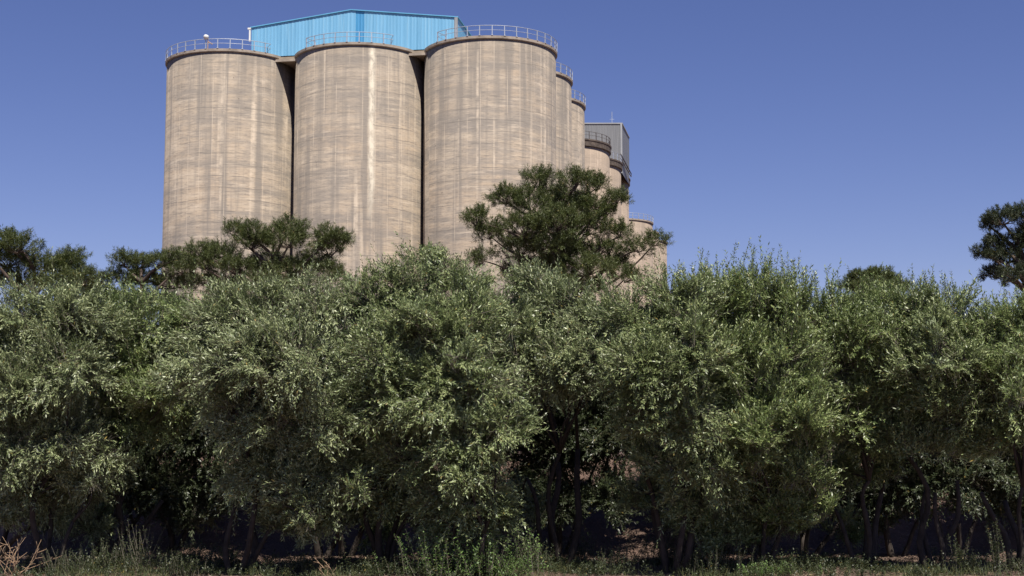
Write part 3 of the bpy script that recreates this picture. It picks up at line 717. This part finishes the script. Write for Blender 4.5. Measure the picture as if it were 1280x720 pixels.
weed('leafy_weed', 75, 24.0, .5, 50, .5, 'feathery dull weed beside the dry twigs at bottom left', M_weed_d, (.045, .012))
weed('leafy_weed', 180, 24.6, .9, 22, .5, 'thin shaded sapling left of the pale low weed', M_weed_d)
weed('leafy_weed', 890, 24.2, .55, 50, .7, 'dull weed clump at the foot of the slanting stems', M_weed_d)
weed('leafy_weed', 960, 23.8, .25, 40, .9, 'low yellowish weed patch at bottom right of centre', M_weed)
weed('leafy_weed', 740, 24.0, .22, 24, .5, 'sparse low weed in the black hollow at centre', M_weed_d)
weed('leafy_weed', 1060, 23.8, .24, 40, .9, 'low green weed patch under the dark right hollow', M_weed_d)
weed('leafy_weed', 480, 24.1, .35, 26, .5, 'thin weed right of the forked dry stem', M_weed_d)

for k in range(22):
    weed('leafy_weed', rng.uniform(-10, 1290), rng.uniform(24.1, 26.6), rng.uniform(.2, .65), int(rng.uniform(30, 60)), rng.uniform(.4, .8),
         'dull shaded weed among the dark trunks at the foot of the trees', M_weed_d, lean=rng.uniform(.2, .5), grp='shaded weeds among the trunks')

def dry_plant(px, d, h, n, label, seed):
    x = at(px, 700, d).x; z = gz(x, d); mb = MB(); r_ = np.random.default_rng(seed)
    for k in range(n):
        tip = np.array([r_.normal(0, .5)*h, r_.normal(0, .3)*h, h*r_.uniform(.25, 1.1)]); p0 = np.array([r_.normal(0, .03), 0, -.02])
        pts = [p0+(tip-p0)*t+np.array([math.sin(t*3+k*1.7)*.16*h, math.cos(t*4+k)*.1*h, 0]) for t in np.linspace(0, 1, 6)]
        mb.tube(pts, np.linspace(.0055, .002, 6), 5)
        for j in (2, 3, 4):
            q = pts[j] + np.array([r_.normal(0, .13)*h, r_.normal(0, .1)*h, r_.uniform(.03, .2)*h]); mb.tube([pts[j], (pts[j]+q)/2+r_.normal(0, .01, 3), q], [.005, .004, .002], 4)
    o = mb.build('dry_shrub', M_dry, None, True, (x, d, z)); tag(o, label, 'dry shrub', 'dry leafless stems')
dry_plant(18, 23.5, .6, 13, 'tangle of tan dry twigs in the bottom left corner', 4)
dry_plant(415, 23.5, .42, 4, 'forked bare dry stem at the bottom left of centre', 9)

def scatter(n, x0, x1, y0, y1):
    x = rng.uniform(x0, x1, n); y = rng.uniform(y0, y1, n); return np.stack([x, y, ground_z(x, y)+.006], 1)
# ground cover along the verge: low leafy growth nobody could count
n = 8500; P = scatter(n, -9.5, 9.5, 22.9, 26.4)
hh = rng.uniform(.10, .34, n)*(1+.6*np.sin(P[:, 0]*1.3+2)*np.sin(P[:, 0]*3.1))
keep = rng.random(n) < (.45+.6*np.sin(P[:, 0]*1.7+1)*np.sin(P[:, 1]*1.3+P[:, 0]*.6)); P = P[keep]; hh = hh[keep]; n = len(P)
dv = unit(np.stack([rng.normal(0, .5, n), rng.normal(0, .5, n), np.ones(n)], 1))
v, f = shoots(P, dv, hh, rng.uniform(0, .05, n), 14, .050, .017, .9)
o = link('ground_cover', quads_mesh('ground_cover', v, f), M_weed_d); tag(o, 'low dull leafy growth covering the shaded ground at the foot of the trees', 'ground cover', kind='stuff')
# litter and grass
n = 16000; P = scatter(n, -10, 10, 23, 32); a = rng.uniform(0, 2*math.pi, n)
D = unit(np.stack([np.cos(a), np.sin(a), rng.uniform(-.05, .35, n)], 1)); Nn = unit(rng.normal(0, .35, (n, 3))+np.array([0, 0, 1.]))
v, f = leaf_quads(P, D, Nn, rng.uniform(.04, .09, n), rng.uniform(.012, .035, n))
o = link('leaf_litter', quads_mesh('leaf_litter', v, f), M_litter); tag(o, 'dry fallen leaves scattered over the brown earth under the trees', 'leaf litter', kind='stuff')
n = 9000; P = scatter(n, -9, 9, 22.8, 25.2)
msk = (np.sin(P[:, 0]*1.9+1)+np.sin(P[:, 0]*4.3+P[:, 1]*3)+rng.normal(0, .5, n)) > .5
P = P[msk]; n = len(P)
D = unit(np.stack([rng.normal(0, .45, n), rng.normal(0, .45, n), np.ones(n)], 1)); Nn = unit(rng.normal(0, 1, (n, 3))*np.array([.6, 1, .2])+np.array([0, -1., .3]))
v, f = leaf_quads(P, D, Nn, rng.uniform(.08, .24, n), rng.uniform(.005, .009, n))
o = link('grass', quads_mesh('grass', v, f), M_grass); tag(o, 'short yellowish grass tufts along the bottom edge', 'grass', kind='stuff')
